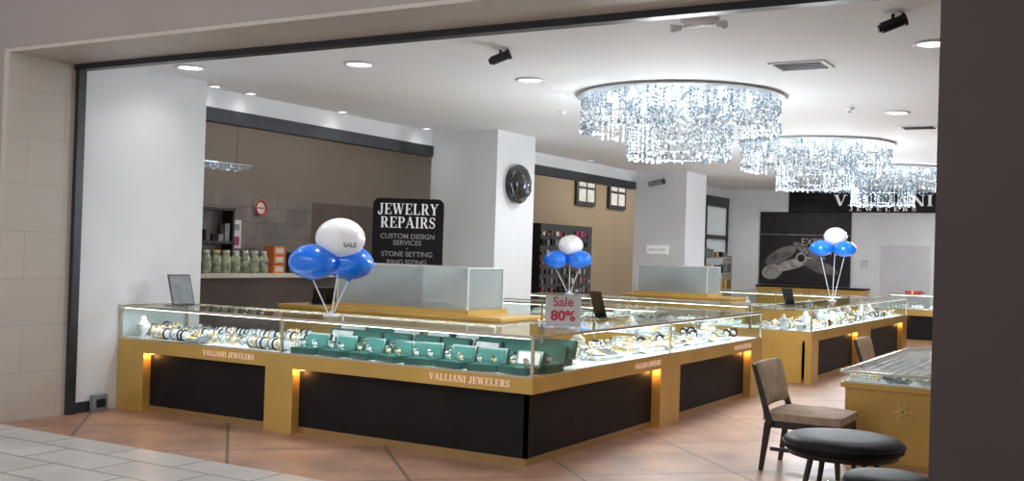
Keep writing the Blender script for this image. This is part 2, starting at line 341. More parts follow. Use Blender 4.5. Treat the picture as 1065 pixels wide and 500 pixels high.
for i in range(27):
    for j in range(3):
        for k in range(2): mb.octa((-10.72+j*.12, 9.63+i*.041, 2.66-.035*k), .010, .015, 'crystal')
mb.build()
for k, y in enumerate((25.3, 27.3)):
    mb = MB('window_%d' % (k+1)); mb.box(-13.0, -12.93, y, y+1.15, 2.95, 3.85, 'black')
    for a in range(2):
        for b in range(2): mb.box(-12.93, -12.92, y+0.12+a*0.50, y+0.53+a*0.50, 3.05+b*0.40, 3.38+b*0.40, 'cushion')
    mb.build()
mb = MB('gift_shop_display'); mb.box(-12.98, -12.5, 22.6, 25.4, 0, 2.35, 'black')
for i in range(12):
    for j in range(7):
        y = 22.65+i*.225+random.uniform(-.03, .03); z = .65+j*.235
        mb.box(-12.5, -12.46, y, y+random.uniform(.08, .17), z, z+random.uniform(.06, .17), random.choice(['magenta', 'brown', 'brown', 'dark', 'grayc', 'grayc', 'cream']))
mb.build()
mb = MB('corridor_planter_box'); mb.box(-12.9, -12.3, 16.8, 19.6, 0, 0.9, 'brown'); mb.box(-12.95, -12.25, 16.75, 19.65, 0.9, 0.96, 'wood'); mb.build(0.01)

# opening 3 : black framed glazing
mb = MB('window_3')
for y in (21.0, 22.5, 24.0, 25.5): mb.box(-8.92, -8.84, y, y+0.09, 0, 2.97, 'black')
for z in (0, 2.1, 2.88): mb.box(-8.92, -8.84, 21.0, 25.6, z, z+0.09, 'black')
mb.box(-8.89, -8.87, 21.05, 25.55, 0.05, 2.95, 'frost2')
mb.build()
mb = MB('glazing_shelf_goods')
for j in range(4):
    mb.box(-8.82, -8.6, 21.2, 25.2, 0.5+j*0.38, 0.53+j*0.38, 'alu')
    for i in range(12): mb.box(-8.78, -8.66, 21.4+i*0.32, 21.55+i*0.32, 0.53+j*0.38, 0.53+j*0.38+random.uniform(.1, .22), random.choice(['cream', 'jgold', 'grayc', 'dark']))
mb.box(-8.82, -8.6, 21.15, 21.2, 0, 1.7, 'alu'); mb.box(-8.82, -8.6, 25.2, 25.25, 0, 1.7, 'alu')
mb.build()

# ---------------------------------------------------------------- display cases
ZB, ZD, ZT = 0.56, 0.68, 1.0
PUCKS = []
def case_seg(mb, x0, x1, y0, y1, dark=(), pil={}, panes=(), rails=('-y', '+y', '-x', '+x'), posts=(), ledside=None, gap=.11):
    i = gap
    ix0 = x0+(i if '-x' in dark else 0); ix1 = x1-(i if '+x' in dark else 0)
    iy0 = y0+(i if '-y' in dark else 0); iy1 = y1-(i if '+y' in dark else 0)
    e = 0.03
    mb.box(ix0+(e if '-x' in dark else 0), ix1-(e if '+x' in dark else 0), iy0+(e if '-y' in dark else 0), iy1-(e if '+y' in dark else 0), 0, ZB, 'gold')
    for s in dark:
        if s == '-y': mb.box(ix0, ix1, iy0, iy0+e, 0.055, ZB, 'dark'); mb.box(ix0-.01, ix1+.01, iy0-.012, iy0+e, 0, 0.055, 'golddk')
        if s == '+y': mb.box(ix0, ix1, iy1-e, iy1, 0.055, ZB, 'dark'); mb.box(ix0-.01, ix1+.01, iy1-e, iy1+.012, 0, 0.055, 'golddk')
        if s == '+x': mb.box(ix1-e, ix1, iy0, iy1, 0.055, ZB, 'dark'); mb.box(ix1-e, ix1+.012, iy0-.01, iy1+.01, 0, 0.055, 'golddk')
        if s == '-x': mb.box(ix0, ix0+e, iy0, iy1, 0.055, ZB, 'dark')
    for s, L in pil.items():
        for a, b in L:
            if s == '-y':
                mb.box(a, b, y0-0.005, y0+gap+.04, 0, ZB, 'gold')
                mb.cyl((b+.05, y0+.055, ZB), (b+.05, y0+.055, ZB-.012), .03, 'warmled', n=14); PUCKS.append((b+.05, y0+.05, ZB-.035))
            if s == '+x':
                mb.box(x1-gap-.04, x1+0.005, a, b, 0, ZB, 'gold')
                if a-.05 > y0: mb.cyl((x1-.055, a-.05, ZB), (x1-.055, a-.05, ZB-.012), .03, 'warmled', n=14); PUCKS.append((x1-.05, a-.05, ZB-.035))
            if s == '+y': mb.box(a, b, y1-gap-.04, y1+0.005, 0, ZB, 'gold')
    mb.box(x0, x1, y0, y1, ZB, ZD, 'gold')
    mb.box(x0+.02, x1-.02, y0+.02, y1-.02, ZD, ZD+0.008, 'deck')
    g = 0.004
    for s in panes:
        if s == '-y': mb.box(x0+.01, x1-.01, y0+.006, y0+.006+g, ZD, ZT-.012, 'glass')
        if s == '+y': mb.box(x0+.01, x1-.01, y1-.006-g, y1-.006, ZD, ZT-.012, 'glass')
        if s == '-x': mb.box(x0+.006, x0+.006+g, y0+.01, y1-.01, ZD, ZT-.012, 'glass')
        if s == '+x': mb.box(x1-.006-g, x1-.006, y0+.01, y1-.01, ZD, ZT-.012, 'glass')
    mb.box(x0+.012, x1-.012, y0+.012, y1-.012, ZT-0.010, ZT-0.003, 'glass')
    w = 0.018; h = 0.022
    if '-y' in rails: mb.box(x0, x1, y0, y0+w, ZT-h, ZT, 'alu'); mb.box(x0, x1, y0, y0+w, ZD, ZD+.014, 'alu')
    if '+y' in rails: mb.box(x0, x1, y1-w, y1, ZT-h, ZT, 'alu')
    if '-x' in rails: mb.box(x0, x0+w, y0, y1, ZT-h, ZT, 'alu')
    if '+x' in rails: mb.box(x1-w, x1, y0, y1, ZT-h, ZT, 'alu'); mb.box(x1-w, x1, y0, y1, ZD, ZD+.014, 'alu')
    for px, py in posts: mb.box(px-w*.6, px+w*.6, py-w*.6, py+w*.6, ZD, ZT, 'alu')
    if ledside == '-y': mb.box(x0+.05, x1-.05, y0+.022, y0+.036, ZT-.028, ZT-.014, 'led')
    if ledside == '+x': mb.box(x1-.036, x1-.022, y0+.05, y1-.05, ZT-.028, ZT-.014, 'led')

X0, XC, YF, YE, D = -8.54, -3.93, 7.05, 12.7, 0.85
mb = MB('jewelry_display_case')
case_seg(mb, X0, XC, YF, YF+D, dark=('-y', '+x'), pil={'-y': [(X0, -8.18), (-6.62, -6.30)]}, panes=('-y', '-x', '+x'), rails=('-y', '-x', '+x'),
         posts=[(X0+.012, YF+.01), (-6.45, YF+.01), (XC-.01, YF+.01), (X0+.012, YF+D-.01), (-6.45, YF+D-.01), (XC-D, YF+D)], ledside='-y', gap=.085)
mb.box(X0, XC-D, YF+D-.010, YF+D-.006, ZD, ZT, 'glass'); mb.box(X0, XC-D, YF+D-.018, YF+D, ZT-.022, ZT, 'alu')
case_seg(mb, XC-D, XC, YF+D+0.001, YE, dark=('+x',), pil={'+x': [(9.55, 10.05), (12.3, 12.7)]}, panes=('+x', '+y'), rails=('-x', '+x', '+y'),
         posts=[(XC-.01, 9.8), (XC-.01, YE-.01), (XC-D+.01, 9.8), (XC-D+.01, YE-.01)], ledside='+x', gap=.085)
caseA = mb.build()
NM = 'VALLIANI JEWELERS'
serif_obj('case_lettering', [(NM, TR(-7.08, YF-.001, .625), .048, 1.05), (NM, TR(-4.5, YF-.001, .625), .053, 1.12),
                             (NM, TR(XC+.001, 9.25, .625, 90), .048, 1.0), (NM, TR(XC+.001, 12.0, .625, 90), .048, 1.0)], 'pink', caseA)

mb = MB('rear_display_case')
case_seg(mb, -8.3, XC-D-.02, 11.85, 12.62, panes=('-y', '+y', '-x'), posts=[(-8.29, 11.86), (-6.5, 11.86), (-8.29, 12.61), (-6.5, 12.61)], ledside='-y')
caseR = mb.build()
mb = MB('staff_counter')
mb.box(-8.5, -5.55, 9.25, 10.05, 0, 0.92, 'gold'); mb.box(-8.52, -5.53, 9.23, 10.07, 0.92, 0.96, 'gold')
for x in (-8.0, -7.3, -6.6, -5.9): mb.box(x-.006, x+.006, 9.24, 9.25, 0.05, 0.9, 'golddk')
mb.build(0.006)
def cubicle(x0, x1, y0, y1, z, h):
    mb = MB('frosted_acrylic_enclosure')
    t = 0.012
    mb.box(x0-.04, x1+.04, y0-.04, y1+.04, z, z+.05, 'gold')
    z += .05
    mb.box(x0, x1, y0, y0+t, z, z+h, 'frost'); mb.box(x0, x1, y1-t, y1, z, z+h, 'frost')
    mb.box(x0, x0+t, y0+t, y1-t, z, z+h, 'frost'); mb.box(x1-t, x1, y0+t, y1-t, z, z+h, 'frost')
    xm = x0+(x1-x0)*0.66
    mb.box(xm-.006, xm+.006, y0+t, y1-t, z, z+h, 'frost')
    for x in (x0, x1):
        for y in (y0, y1): mb.box(x-.008, x+.008, y-.008, y+.008, z, z+h+.006, 'cushion')
    for y in (y0, y1): mb.box(x0, x1, y-.008, y+.008, z+h, z+h+.012, 'cushion')
    for x in (x0, x1): mb.box(x-.008, x+.008, y0, y1, z+h, z+h+.012, 'cushion')
    mb.box(x0+.2, x0+.8, y0+.3, y0+.5, z, z+.25, 'grayc'); mb.box(xm+.1, xm+.3, y0+.3, y0+.5, z, z+.2, 'cushion'); mb.box(x0+.9, x0+1.0, y0+.2, y0+.3, z, z+.16, 'dark')
    return mb.build()
cubicle(-7.70, -5.98, 9.3, 10.0, 0.962, 0.43)

XB = -3.75
mb = MB('jewelry_display_case')
case_seg(mb, -8.2, XB-D, 14.3, 15.15, panes=('-y', '+y', '-x'), rails=('-y', '+y', '-x'), posts=[(-8.19, 14.31), (-6.4, 14.31), (XB-D, 14.31), (-8.19, 15.14)], ledside='-y')
case_seg(mb, XB-D, XB, 14.3, 21.0, dark=('+x',), pil={'+x': [(14.3, 14.65), (17.0, 17.9), (20.6, 21.0)]}, panes=('-y', '+x', '+y'), rails=('-x', '+x', '+y', '-y'),
         posts=[(XB-.01, 14.31), (XB-.01, 17.4), (XB-.01, 20.99), (XB-D+.01, 14.31), (XB-D+.01, 17.4), (XB-D+.01, 20.99)], ledside='+x', gap=.085)
caseB = mb.build()
mb = MB('closing_display_case')
case_seg(mb, -7.6, XB-D-.02, 20.2, 20.98, panes=('-y', '+y', '-x'), posts=[(-7.59, 20.21), (-6.0, 20.21)], ledside='-y')
caseQ = mb.build()
mb = MB('island_staff_counter')
mb.box(-8.0, -6.0, 17.6, 18.4, 0, 0.92, 'gold'); mb.box(-8.02, -5.98, 17.58, 18.42, 0.92, 0.96, 'gold'); mb.build(0.006)
cubicle(-7.75, -6.45, 17.65, 18.3, 0.962, 0.46)
mb = MB('wall_display_case')
case_seg(mb, -4.6, 1.5, 23.6, 24.4, dark=('-y',), pil={'-y': [(-4.6, -4.3), (-2.2, -1.8)]}, panes=('-y', '-x', '+y', '+x'), posts=[(-4.59, 23.61), (-2, 23.61)], ledside='-y', gap=.085)
caseW = mb.build()

# ---------------------------------------------------------------- jewellery goods
def watch(mb, x, y, z, s, a, metal):
    T0 = mb.T.copy(); mb.T = T0 @ TR(x, y, z, a) @ Matrix.Rotation(math.radians(-60), 4, 'X')
    mb.ell((0, 0, 0), s*.5, s*.32, s*.5, 'cushion', 8, 6)
    mb.torus((0, 0, 0), s*.62, s*.14, metal, 'x', 14, 5)
    mb.cyl((0, -s*.62, 0), (0, -s*.82, 0), s*.36, metal, n=12); mb.cyl((0, -s*.82, 0), (0, -s*.84, 0), s*.28, random.choice(['dark', 'cushion', 'greenL', 'grayc']), n=12)
    mb.T = T0
def wbox(mb, x, y, z, a, s=1.0):
    T0 = mb.T.copy(); mb.T = T0 @ TR(x, y, z, a)
    w, d, h = .15*s, .11*s, .06*s
    lin = random.choice(['greenL', 'greenL', 'greenL', 'cushion'])
    mb.box(-w, w, -d, d, 0, h, 'green'); mb.box(-w*.86, w*.86, -d*.82, d*.82, h, h+.004, 'greenL')
    for sx in (-.5, .5): watch(mb, sx*w, 0, h+.035, .055*s, random.uniform(-15, 15), random.choice(['steel', 'steel', 'jgold', 'dark']))
    mb.T = mb.T @ Matrix.Translation((0, d, h)) @ Matrix.Rotation(math.radians(-18), 4, 'X')
    mb.box(-w, w, 0, .05*s, 0, .15*s, 'green'); mb.box(-w*.85, w*.85, -.004, 0, .02*s, .13*s, lin)
    mb.T = T0
def tray(mb, x, y, z, a, w=.2, d=.14, kind=0):
    T0 = mb.T.copy(); mb.T = T0 @ TR(x, y, z, a) @ Matrix.Rotation(math.radians(14), 4, 'X')
    c = random.choice(['cushion', 'cushion', 'deck', 'grayc'])
    mb.box(-w, w, -d, d, 0.0, .03, c)
    if kind == 0:
        for i in range(7):
            for j in range(3): mb.torus((-w*.85+i*w*.28, -d*.6+j*d*.6, .045), .016, .005, random.choice(['steel', 'jgold', 'steel']), 'y', 8, 4)
    elif kind == 1:
        for k in range(4): mb.torus((-w*.6+k*w*.4, 0, .036), d*.75, .008, random.choice(['steel', 'jgold', 'grayc']), 'z', 16, 4, .3)
    else:
        for k in range(3): mb.torus((0, d*.2, .036), d*(.4+k*.22), .007, random.choice(['steel', 'jgold', 'grayc']), 'z', 20, 4, 1.4)
    mb.T = T0
def bust(mb, x, y, z, a, s=1.0):
    T0 = mb.T.copy(); mb.T = T0 @ TR(x, y, z, a)
    mb.lathe([(0.001, 0), (.05*s, 0), (.055*s, .01), (.02*s, .03), (.07*s, .09), (.075*s, .12), (.03*s, .17), (.022*s, .21), (.001, .212)], (0, 0, 0), 'cushion', 12)
    mb.torus((0, -.01, .13*s), .06*s, .007, random.choice(['steel', 'jgold', 'grayc']), 'z', 12, 4); mb.T = T0
def ramp(mb, x, y, z, a):
    T0 = mb.T.copy(); mb.T = T0 @ TR(x, y, z, a)
    mb.cyl((-.12, 0, .045), (.12, 0, .045), .042, 'cushion', n=12)
    for k in range(4): mb.torus((-.09+k*.06, 0, .045), .046, .010, random.choice(['steel', 'jgold', 'grayc', 'dark']), 'x', 12, 5)
    mb.T = T0
z0 = ZD+.009
mb = MB('watch_and_bracelet_displays')
x = -8.36
while x < -6.5:
    for y in (YF+.14, YF+.32, YF+.50, YF+.70):
        k = random.random(); a = random.uniform(-15, 15)
        if k < .4: ramp(mb, x, y, z0+(y-YF)*.08, a)
        elif k < .7: tray(mb, x, y, z0+.02, a, .11, .08, random.choice([0, 1]))
        elif k < .95: watch(mb, x-.05, y, z0+.06, .065, a, random.choice(['steel', 'jgold'])); watch(mb, x+.06, y, z0+.06, .065, a, 'steel')
        else: bust(mb, x, y, z0, a, 0.9)
    x += .25
mb.build(parent=caseA)
mb = MB('green_watch_boxes')
x = -6.27
while x < -4.1:
    wbox(mb, x, YF+.16, z0, random.uniform(-14, 14), .85); wbox(mb, x+.06, YF+.40, z0+.01, random.uniform(-10, 10), .95); wbox(mb, x, YF+.65, z0+.03, random.uniform(-10, 10), 1.0)
    x += .305
mb.build(parent=caseA)
def fill(par, x0, x1, y0, y1, a0, stepx=.27, stepy=.27, dens=1.0):
    mb = MB('ring_and_necklace_displays'); y = y0
    while y <= y1:
        x = x0
        while x <= x1:
            k = random.random(); a = a0+random.uniform(-12, 12)
            if k > dens: pass
            elif k < .5: tray(mb, x, y, z0+.025, a, .11, .10, random.choice([0, 1, 2]))
            elif k < .7: ramp(mb, x, y, z0, a)
            elif k < .84: bust(mb, x, y, z0, a, random.uniform(.9, 1.2))
            else: watch(mb, x, y, z0+.06, .07, a, random.choice(['steel', 'dark']))
            x += stepx
        y += stepy
    return mb.build(parent=par)
fill(caseA, XC-.70, XC-.14, YF+1.12, YE-.15, 90, .22, .25)
fill(caseB, XB-.68, XB-.15, 14.5, 20.85, 90, .24, .28)
fill(caseR, -8.05, -5.0, 12.03, 12.45, 0, .3, .3)
fill(caseB, -8.0, -4.9, 14.5, 14.95, 0, .3, .3)
fill(caseQ, -7.4, -4.9, 20.4, 20.8, 0, .33, .3)
fill(caseW, -4.4, 1.2, 23.8, 24.2, 0, .36, .3)

# ---------------------------------------------------------------- chandeliers
def chandelier(x, y, sd):
    rnd = random.Random(sd); mb = MB('crystal_chandelier')
    mb.lathe([(0.001, CZ-.001), (1.06, CZ-.001), (1.08, CZ-.015), (1.08, CZ-.035)], (x, y, 0), 'chrome', 64)
    mb.lathe([(1.08, CZ-.035), (1.04, CZ-.04), (0.001, CZ-.035)], (x, y, 0), 'canopy', 64)
    def ring(R, n, zt, zb, step, r, jit=.012):
        for i in range(n):
            t = 2*math.pi*i/n+rnd.uniform(-.01, .01); px = x+R*math.cos(t); py = y+R*math.sin(t)
            z = zt; off = rnd.uniform(0, step)
            zz = zb+rnd.uniform(-jit, jit)
            while z > zz:
                mb.octa((px, py, z-off), r*rnd.uniform(.8, 1.15), r*1.5, 'crystal'); z -= step
            mb.octa((px, py, zz-.02), r*1.6, r*2.4, 'crystal')
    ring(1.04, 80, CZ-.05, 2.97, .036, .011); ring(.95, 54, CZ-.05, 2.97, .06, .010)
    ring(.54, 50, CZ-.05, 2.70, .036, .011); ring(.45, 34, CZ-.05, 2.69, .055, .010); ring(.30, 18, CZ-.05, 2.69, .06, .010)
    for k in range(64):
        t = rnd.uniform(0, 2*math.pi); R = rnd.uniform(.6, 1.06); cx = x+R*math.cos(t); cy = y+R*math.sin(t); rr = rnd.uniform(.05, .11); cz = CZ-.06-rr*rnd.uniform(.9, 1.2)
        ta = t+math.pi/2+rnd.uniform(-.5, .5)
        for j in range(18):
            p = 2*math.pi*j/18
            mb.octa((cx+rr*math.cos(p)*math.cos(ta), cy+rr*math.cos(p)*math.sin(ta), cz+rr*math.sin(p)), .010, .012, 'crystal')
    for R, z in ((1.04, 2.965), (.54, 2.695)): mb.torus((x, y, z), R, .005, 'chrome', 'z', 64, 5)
    for k in range(10):
        t = 2*math.pi*k/10; mb.cyl((x+.75*math.cos(t), y+.75*math.sin(t), CZ-.036), (x+.75*math.cos(t), y+.75*math.sin(t), CZ-.09), .03, 'lampface', n=10)
    o = mb.build()
    l = bpy.data.lights.new('chandelier_bulbs', 'POINT'); l.energy = 185; l.shadow_soft_size = .3; l.color = (.90, .96, 1)
    lo = bpy.data.objects.new('chandelier_bulbs', l); COL.objects.link(lo); lo.location = (x, y, 2.35); lo.parent = o
    return o
for k, (x, y) in enumerate(((-4.24, 10.62), (-4.08, 15.5), (-4.02, 19.9))): chandelier(x, y, k)

# ---------------------------------------------------------------- ceiling fittings
def downlight(x, y, en=85, z=CZ, r=.12):
    mb = MB('recessed_downlight')
    mb.lathe([(r, -.001), (r*1.25, -.001), (r*1.25, -.012), (r, -.016), (r*.97, -.004)], (x, y, z), 'white', 28)
    mb.cyl((x, y, z-.001), (x, y, z-.006), r, 'lampface', n=28)
    o = mb.build()
    l = bpy.data.lights.new('downlight_lamp', 'SPOT'); l.energy = en; l.spot_size = math.radians(150); l.spot_blend = .8; l.shadow_soft_size = .12; l.color = (1, .99, .98)
    lo = bpy.data.objects.new('downlight_lamp', l); COL.objects.link(lo); lo.location = (x, y, z-.03); lo.parent = o
downlight(-8.0, 7.34, 18)
for p in ((-6.28, 7.79), (-5.21, 9.12), (-1.41, 8.67),
          (-2.4, 12.5), (-6.6, 13.5), (-6.4, 17.5), (-2.2, 17), (-6.4, 22.5), (-3.5, 23), (1, 9), (1, 15), (1, 21), (-7.0, 24.6), (-3.0, 24.6)):  # extra downlights added on an assumed grid to light the store
    downlight(*p)
for p in ((-8.68, 8.32), (-8.68, 8.86), (-8.68, 10.46), (-8.68, 12.3), (-8.6, 17.3), (-8.6, 15.0)): downlight(p[0], p[1], 4, CZ, .06)
def spot_head(x, y, a):
    mb = MB('track_spotlight'); mb.cyl((x, y, CZ), (x, y, CZ-.015), .06, 'white', n=20); mb.cyl((x, y, CZ-.015), (x, y, CZ-.06), .012, 'black', n=10)
    mb.T = TR(x, y, CZ-.08, a) @ Matrix.Rotation(math.radians(-22), 4, 'Y')
    mb.cyl((-.08, 0, 0), (.07, 0, 0), .038, 'black', n=20); mb.cyl((.07, 0, 0), (.09, 0, 0), .046, 'black', n=20); mb.cyl((.09, 0, 0), (.092, 0, 0), .036, 'grayc', n=20); mb.cyl((-.10, 0, 0), (-.08, 0, 0), .026, 'black', n=16)
    mb.build()
spot_head(-4.65, 7.62, 20); spot_head(-1.48, 7.50, 20)
mb = MB('emergency_light'); x, y = -2.75, 7.22
mb.lathe([(0.001, CZ), (.14, CZ), (.14, CZ-.015), (.10, CZ-.035), (0.001, CZ-.04)], (x, y, 0), 'white', 28)
for s in (-1, 1):
    mb.cyl((x, y, CZ-.035), (x+s*.16, y, CZ-.05), .012, 'chrome', n=8); mb.cyl((x+s*.14, y, CZ-.05), (x+s*.20, y-.04, CZ-.06), .022, 'white', .032, 16)
mb.build()
def vent(x, y, w, d):
    mb = MB('air_vent'); mb.box(x-w, x+w, y-d, y+d, CZ-.012, CZ, 'white')
    mb.box(x-w+.04, x+w-.04, y-d+.04, y+d-.04, CZ-.014, CZ-.012, 'vent')
    for i in range(4):
        yy = y-d+.06+i*(2*d-.12)/3; mb.box(x-w+.04, x+w-.04, yy-.004, yy+.004, CZ-.02, CZ-.014, 'track')
    mb.build()
vent(-2.58, 9.24, .24, .19); vent(-2.4, 13.9, .22, .16)
for x, y in ((-4.1, 12.6), (-6.0, 11.3), (-2.8, 12.0)):
    mb = MB('ceiling_sprinkler'); mb.lathe([(0.001, CZ), (.05, CZ), (.05, CZ-.012), (.015, CZ-.02), (.015, CZ-.05), (.03, CZ-.055), (0.001, CZ-.06)], (x, y, 0), 'white', 16); mb.build()

# ---------------------------------------------------------------- balloons
def balloons(x, y, zb, cs, r):
    mb = MB('balloon_cluster')
    mb.lathe([(0.001, 0), (.07, 0), (.07, .012), (.015, .02), (.012, .05)], (x, y, zb), 'stick', 16)
    for dx, dy, z, m in cs:
        q = .84 if m == 'bwhite' else .74
        def fn(p): return 1.0-.10*max(0, -p.z)**2
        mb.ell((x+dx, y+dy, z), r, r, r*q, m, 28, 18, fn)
        bz = z-r*q*.9
        mb.lathe([(.012, .012), (.022, -.01), (.010, -.014)], (x+dx, y+dy, bz), m, 10)
        mb.cyl((x+dx*.15, y+dy*.15, zb+.03), (x+dx, y+dy, bz), .006, 'stick', n=8)
    return mb.build()
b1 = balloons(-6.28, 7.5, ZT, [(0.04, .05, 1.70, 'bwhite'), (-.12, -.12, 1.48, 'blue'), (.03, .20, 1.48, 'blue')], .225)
text('balloon_print', 'SALE', .06, (-6.24+.195, 7.55-.098, 1.645), (math.radians(80), 0, math.radians(63)), 'lgray', b1, .006)
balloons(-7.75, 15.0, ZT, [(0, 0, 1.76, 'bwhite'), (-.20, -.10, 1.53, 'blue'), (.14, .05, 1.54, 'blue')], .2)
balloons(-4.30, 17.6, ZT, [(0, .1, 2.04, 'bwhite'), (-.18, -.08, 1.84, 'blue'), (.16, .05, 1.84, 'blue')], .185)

# ---------------------------------------------------------------- signs and small counter items
SX, SY = -7.82, 10.75
mb = MB('jewelry_repairs_sign'); mb.T = TR(SX, SY, 0, 27)
def rpanel(mb, w, z0, z1, r, y0, y1, mat):
    pts = [(-w, z0), (w, z0)]
    for k in range(7): t = k/6*math.pi/2; pts.append((w-r+r*math.cos(t), z1-r+r*math.sin(t)))
    for k in range(7): t = math.pi/2+k/6*math.pi/2; pts.append((-w+r+r*math.cos(t), z1-r+r*math.sin(t)))
    n = len(pts); vs = [(a, y0, b) for a, b in pts]+[(a, y1, b) for a, b in pts]
    mb.add(vs, [tuple(range(n)), tuple(reversed(range(n, 2*n)))]+[(i, (i+1) % n, n+(i+1) % n, n+i) for i in range(n)], mat)
rpanel(mb, .44, 1.10, 2.25, .08, -.02, .02, 'dark')
mb.box(-.03, .03, -.02, .02, 0.03, 1.1, 'black'); mb.box(-.3, .3, -.2, .2, 0, .03, 'black')
sg = mb.build(); T = TR(SX, SY, 0, 27)
def at(z, x=0): return T @ Matrix.Translation((x, -.021, z))
serif_obj('heading', [('JEWELRY', at(2.12), .135, .98), ('REPAIRS', at(1.955), .135, .98)], 'lw', sg)
def st(b, size, z, mat, sx=1.0, off=0.0, nm='line'):
    p = T @ Vector((0, -.024, z)); return text(nm, b, size, p, (math.pi/2, 0, math.radians(27)), mat, sg, .002, sx, off)
st('CUSTOM DESIGN', .085, 1.78, 'lgray', 1.02, .001); st('SERVICES', .085, 1.70, 'lgray', 1.02, .001); st('+', .06, 1.63, 'lgray'); st('STONE SETTING', .085, 1.56, 'lgray', 1.02, .001)
st('RING SIZING', .085, 1.46, 'lgray', 1.02, .001)

SGX, SGY = -4.30, 8.22
mb = MB('sale_sign'); mb.T = TR(SGX, SGY, ZT, 25)
mb.box(-.155, .155, -.006, .006, .01, .27, 'acryl'); mb.box(-.155, .155, -.05, .05, 0, .01, 'acryl'); ss = mb.build(); T2 = TR(SGX, SGY, ZT, 25)
text('sale_word', 'Sale', .115, T2 @ Vector((0, -.009, .21)), (math.pi/2, 0, math.radians(25)), 'red', ss, .001, 1.0, .001)
text('percent_word', '80%', .12, T2 @ Vector((0, -.009, .09)), (math.pi/2, 0, math.radians(25)), 'red', ss, .001, 1.05, .004)

def easel(name, x, y, z, a, w=.16, h=.3, front='grayc'):
    mb = MB(name); mb.T = TR(x, y, z, a)
    T0 = mb.T.copy(); mb.box(-w*.6, w*.6, -.02, .12, 0, .008, 'black')
    mb.T = T0 @ Matrix.Rotation(math.radians(-18), 4, 'X')
    mb.box(-w/2, w/2, 0, .012, .006, h, 'black'); mb.box(-w/2+.012, w/2-.012, -.002, 0, .02, h-.014, front)
    mb.T = T0; mb.cyl((0, .11, .006), (0, .085, h*.75), .006, 'black', n=6); mb.build(0.002)
easel('tabletop_picture_stand', -8.15, 7.5, ZT, 84, .26, .32, 'grayc')
easel('tablet_on_stand', -8.2, 9.62, .965, -120, .24, .2, 'dark')
easel('tablet_stand', -4.66, 9.75, ZT, 150, .2, .28, 'dark')
easel('tablet_stand', -4.3, 15.2, ZT, 150, .2, .25, 'dark')
mb = MB('notice_board'); mb.box(-8.55, -8.1, 19.86, 19.9, 1.68, 1.85, 'lw'); o = mb.build(0.004); text('notice_text', 'SALE NOW', .07, (-8.32, 19.857, 1.765), FY, 'lgray', o, .001)
mb = MB('security_camera'); mb.cyl((-8.35, 19.875, 3.1), (-8.35, 19.8, 3.1), .04, 'black', n=14); mb.cyl((-8.5, 19.78, 3.06), (-8.2, 19.78, 3.12), .05, 'grayc', n=16); mb.cyl((-8.2, 19.78, 3.12), (-8.17, 19.78, 3.126), .055, 'black', n=16); mb.build()

def fn(p): return 1+.10*noise.noise(p*3.3)+.06*noise.noise(p*9)
mb = MB('round_wall_ornament'); mb.cyl((-7.75, 13.2, 2.60), (-7.70, 13.2, 2.60), .26, 'black', n=32); mb.torus((-7.68, 13.2, 2.60), .24, .045, 'onyx', 'x', 32, 8)
mb.ell((-7.68, 13.2, 2.60), .16, .24, .25, 'onyx', 28, 20, fn)
for k in range(14):
    t = 2*math.pi*k/14; mb.ell((-7.64, 13.2+.17*math.cos(t), 2.60+.18*math.sin(t)), .07, .05, .05, 'onyx', 10, 8)
mb.build()

# ---------------------------------------------------------------- back wall
mb = MB('wall_poster'); mb.box(-8.02, -5.85, 25.55, 25.6, 1.05, 2.80, 'poster')
def blob(cx, cz, rx, rz, ang, mat, y):
    n = 20; ca, sa = math.cos(ang), math.sin(ang)
    vs = [(cx+rx*math.cos(2*math.pi*i/n)*ca-rz*math.sin(2*math.pi*i/n)*sa, y, cz+rx*math.cos(2*math.pi*i/n)*sa+rz*math.sin(2*math.pi*i/n)*ca) for i in range(n)]
    mb.add(vs, [tuple(range(n))], mat)
blob(-7.5, 1.75, .42, .16, .5, 'pgray', 25.547); blob(-7.2, 1.55, .5, .12, .3, 'pgrayL', 25.545); blob(-6.9, 1.9, .34, .09, -.5, 'pgray', 25.544)
blob(-6.55, 1.5, .45, .14, -.3, 'pgray', 25.543); blob(-7.0, 1.7, .13, .13, 0, 'pgrayL', 25.542); blob(-7.0, 1.7, .09, .09, 0, 'poster', 25.541); blob(-7.7, 1.35, .25, .18, 0.2, 'pgrayL', 25.54)
mb.box(-8.0, -5.87, 25.54, 25.55, 2.24, 2.27, 'pgray')
po = mb.build(); text('poster_text', 'EXPERT', .24, (-6.6, 25.53, 2.08), FY, 'lgray', po, .001); text('poster_text_2', 'WATCH', .24, (-6.6, 25.53, 1.86), FY, 'lgray', po, .001); text('poster_text_3', 'REPAIR', .12, (-6.6, 25.53, 1.70), FY, 'lgray', po, .001)
mb = MB('store_name_sign'); mb.box(-7.32, -3.7, 25.5, 25.6, 2.80, 3.29, 'dark'); so = mb.build(0.01)
serif_obj('name_lettering', [('VALLIANI', TR(-5.15, 25.495, 3.08), .25, 1.5), ('J E W E L E R S', TR(-5.15, 25.495, 2.88), .085, 1.9)], 'lw', so)
mb = MB('door_1'); mb.box(-5.25, -4.0, 25.55, 25.595, 0, 2.12, 'white'); mb.box(-5.17, -4.08, 25.53, 25.56, 0, 2.05, 'door'); mb.cyl((-4.2, 25.53, 1.0), (-4.2, 25.47, 1.0), .03, 'steel', n=12); mb.build(0.006)
mb = MB('wall_switch_plate'); mb.box(-5.62, -5.45, 25.585, 25.6, 1.5, 1.7, 'cream'); mb.box(-5.55, -5.52, 25.575, 25.585, 1.57, 1.63, 'white'); mb.build(.003)
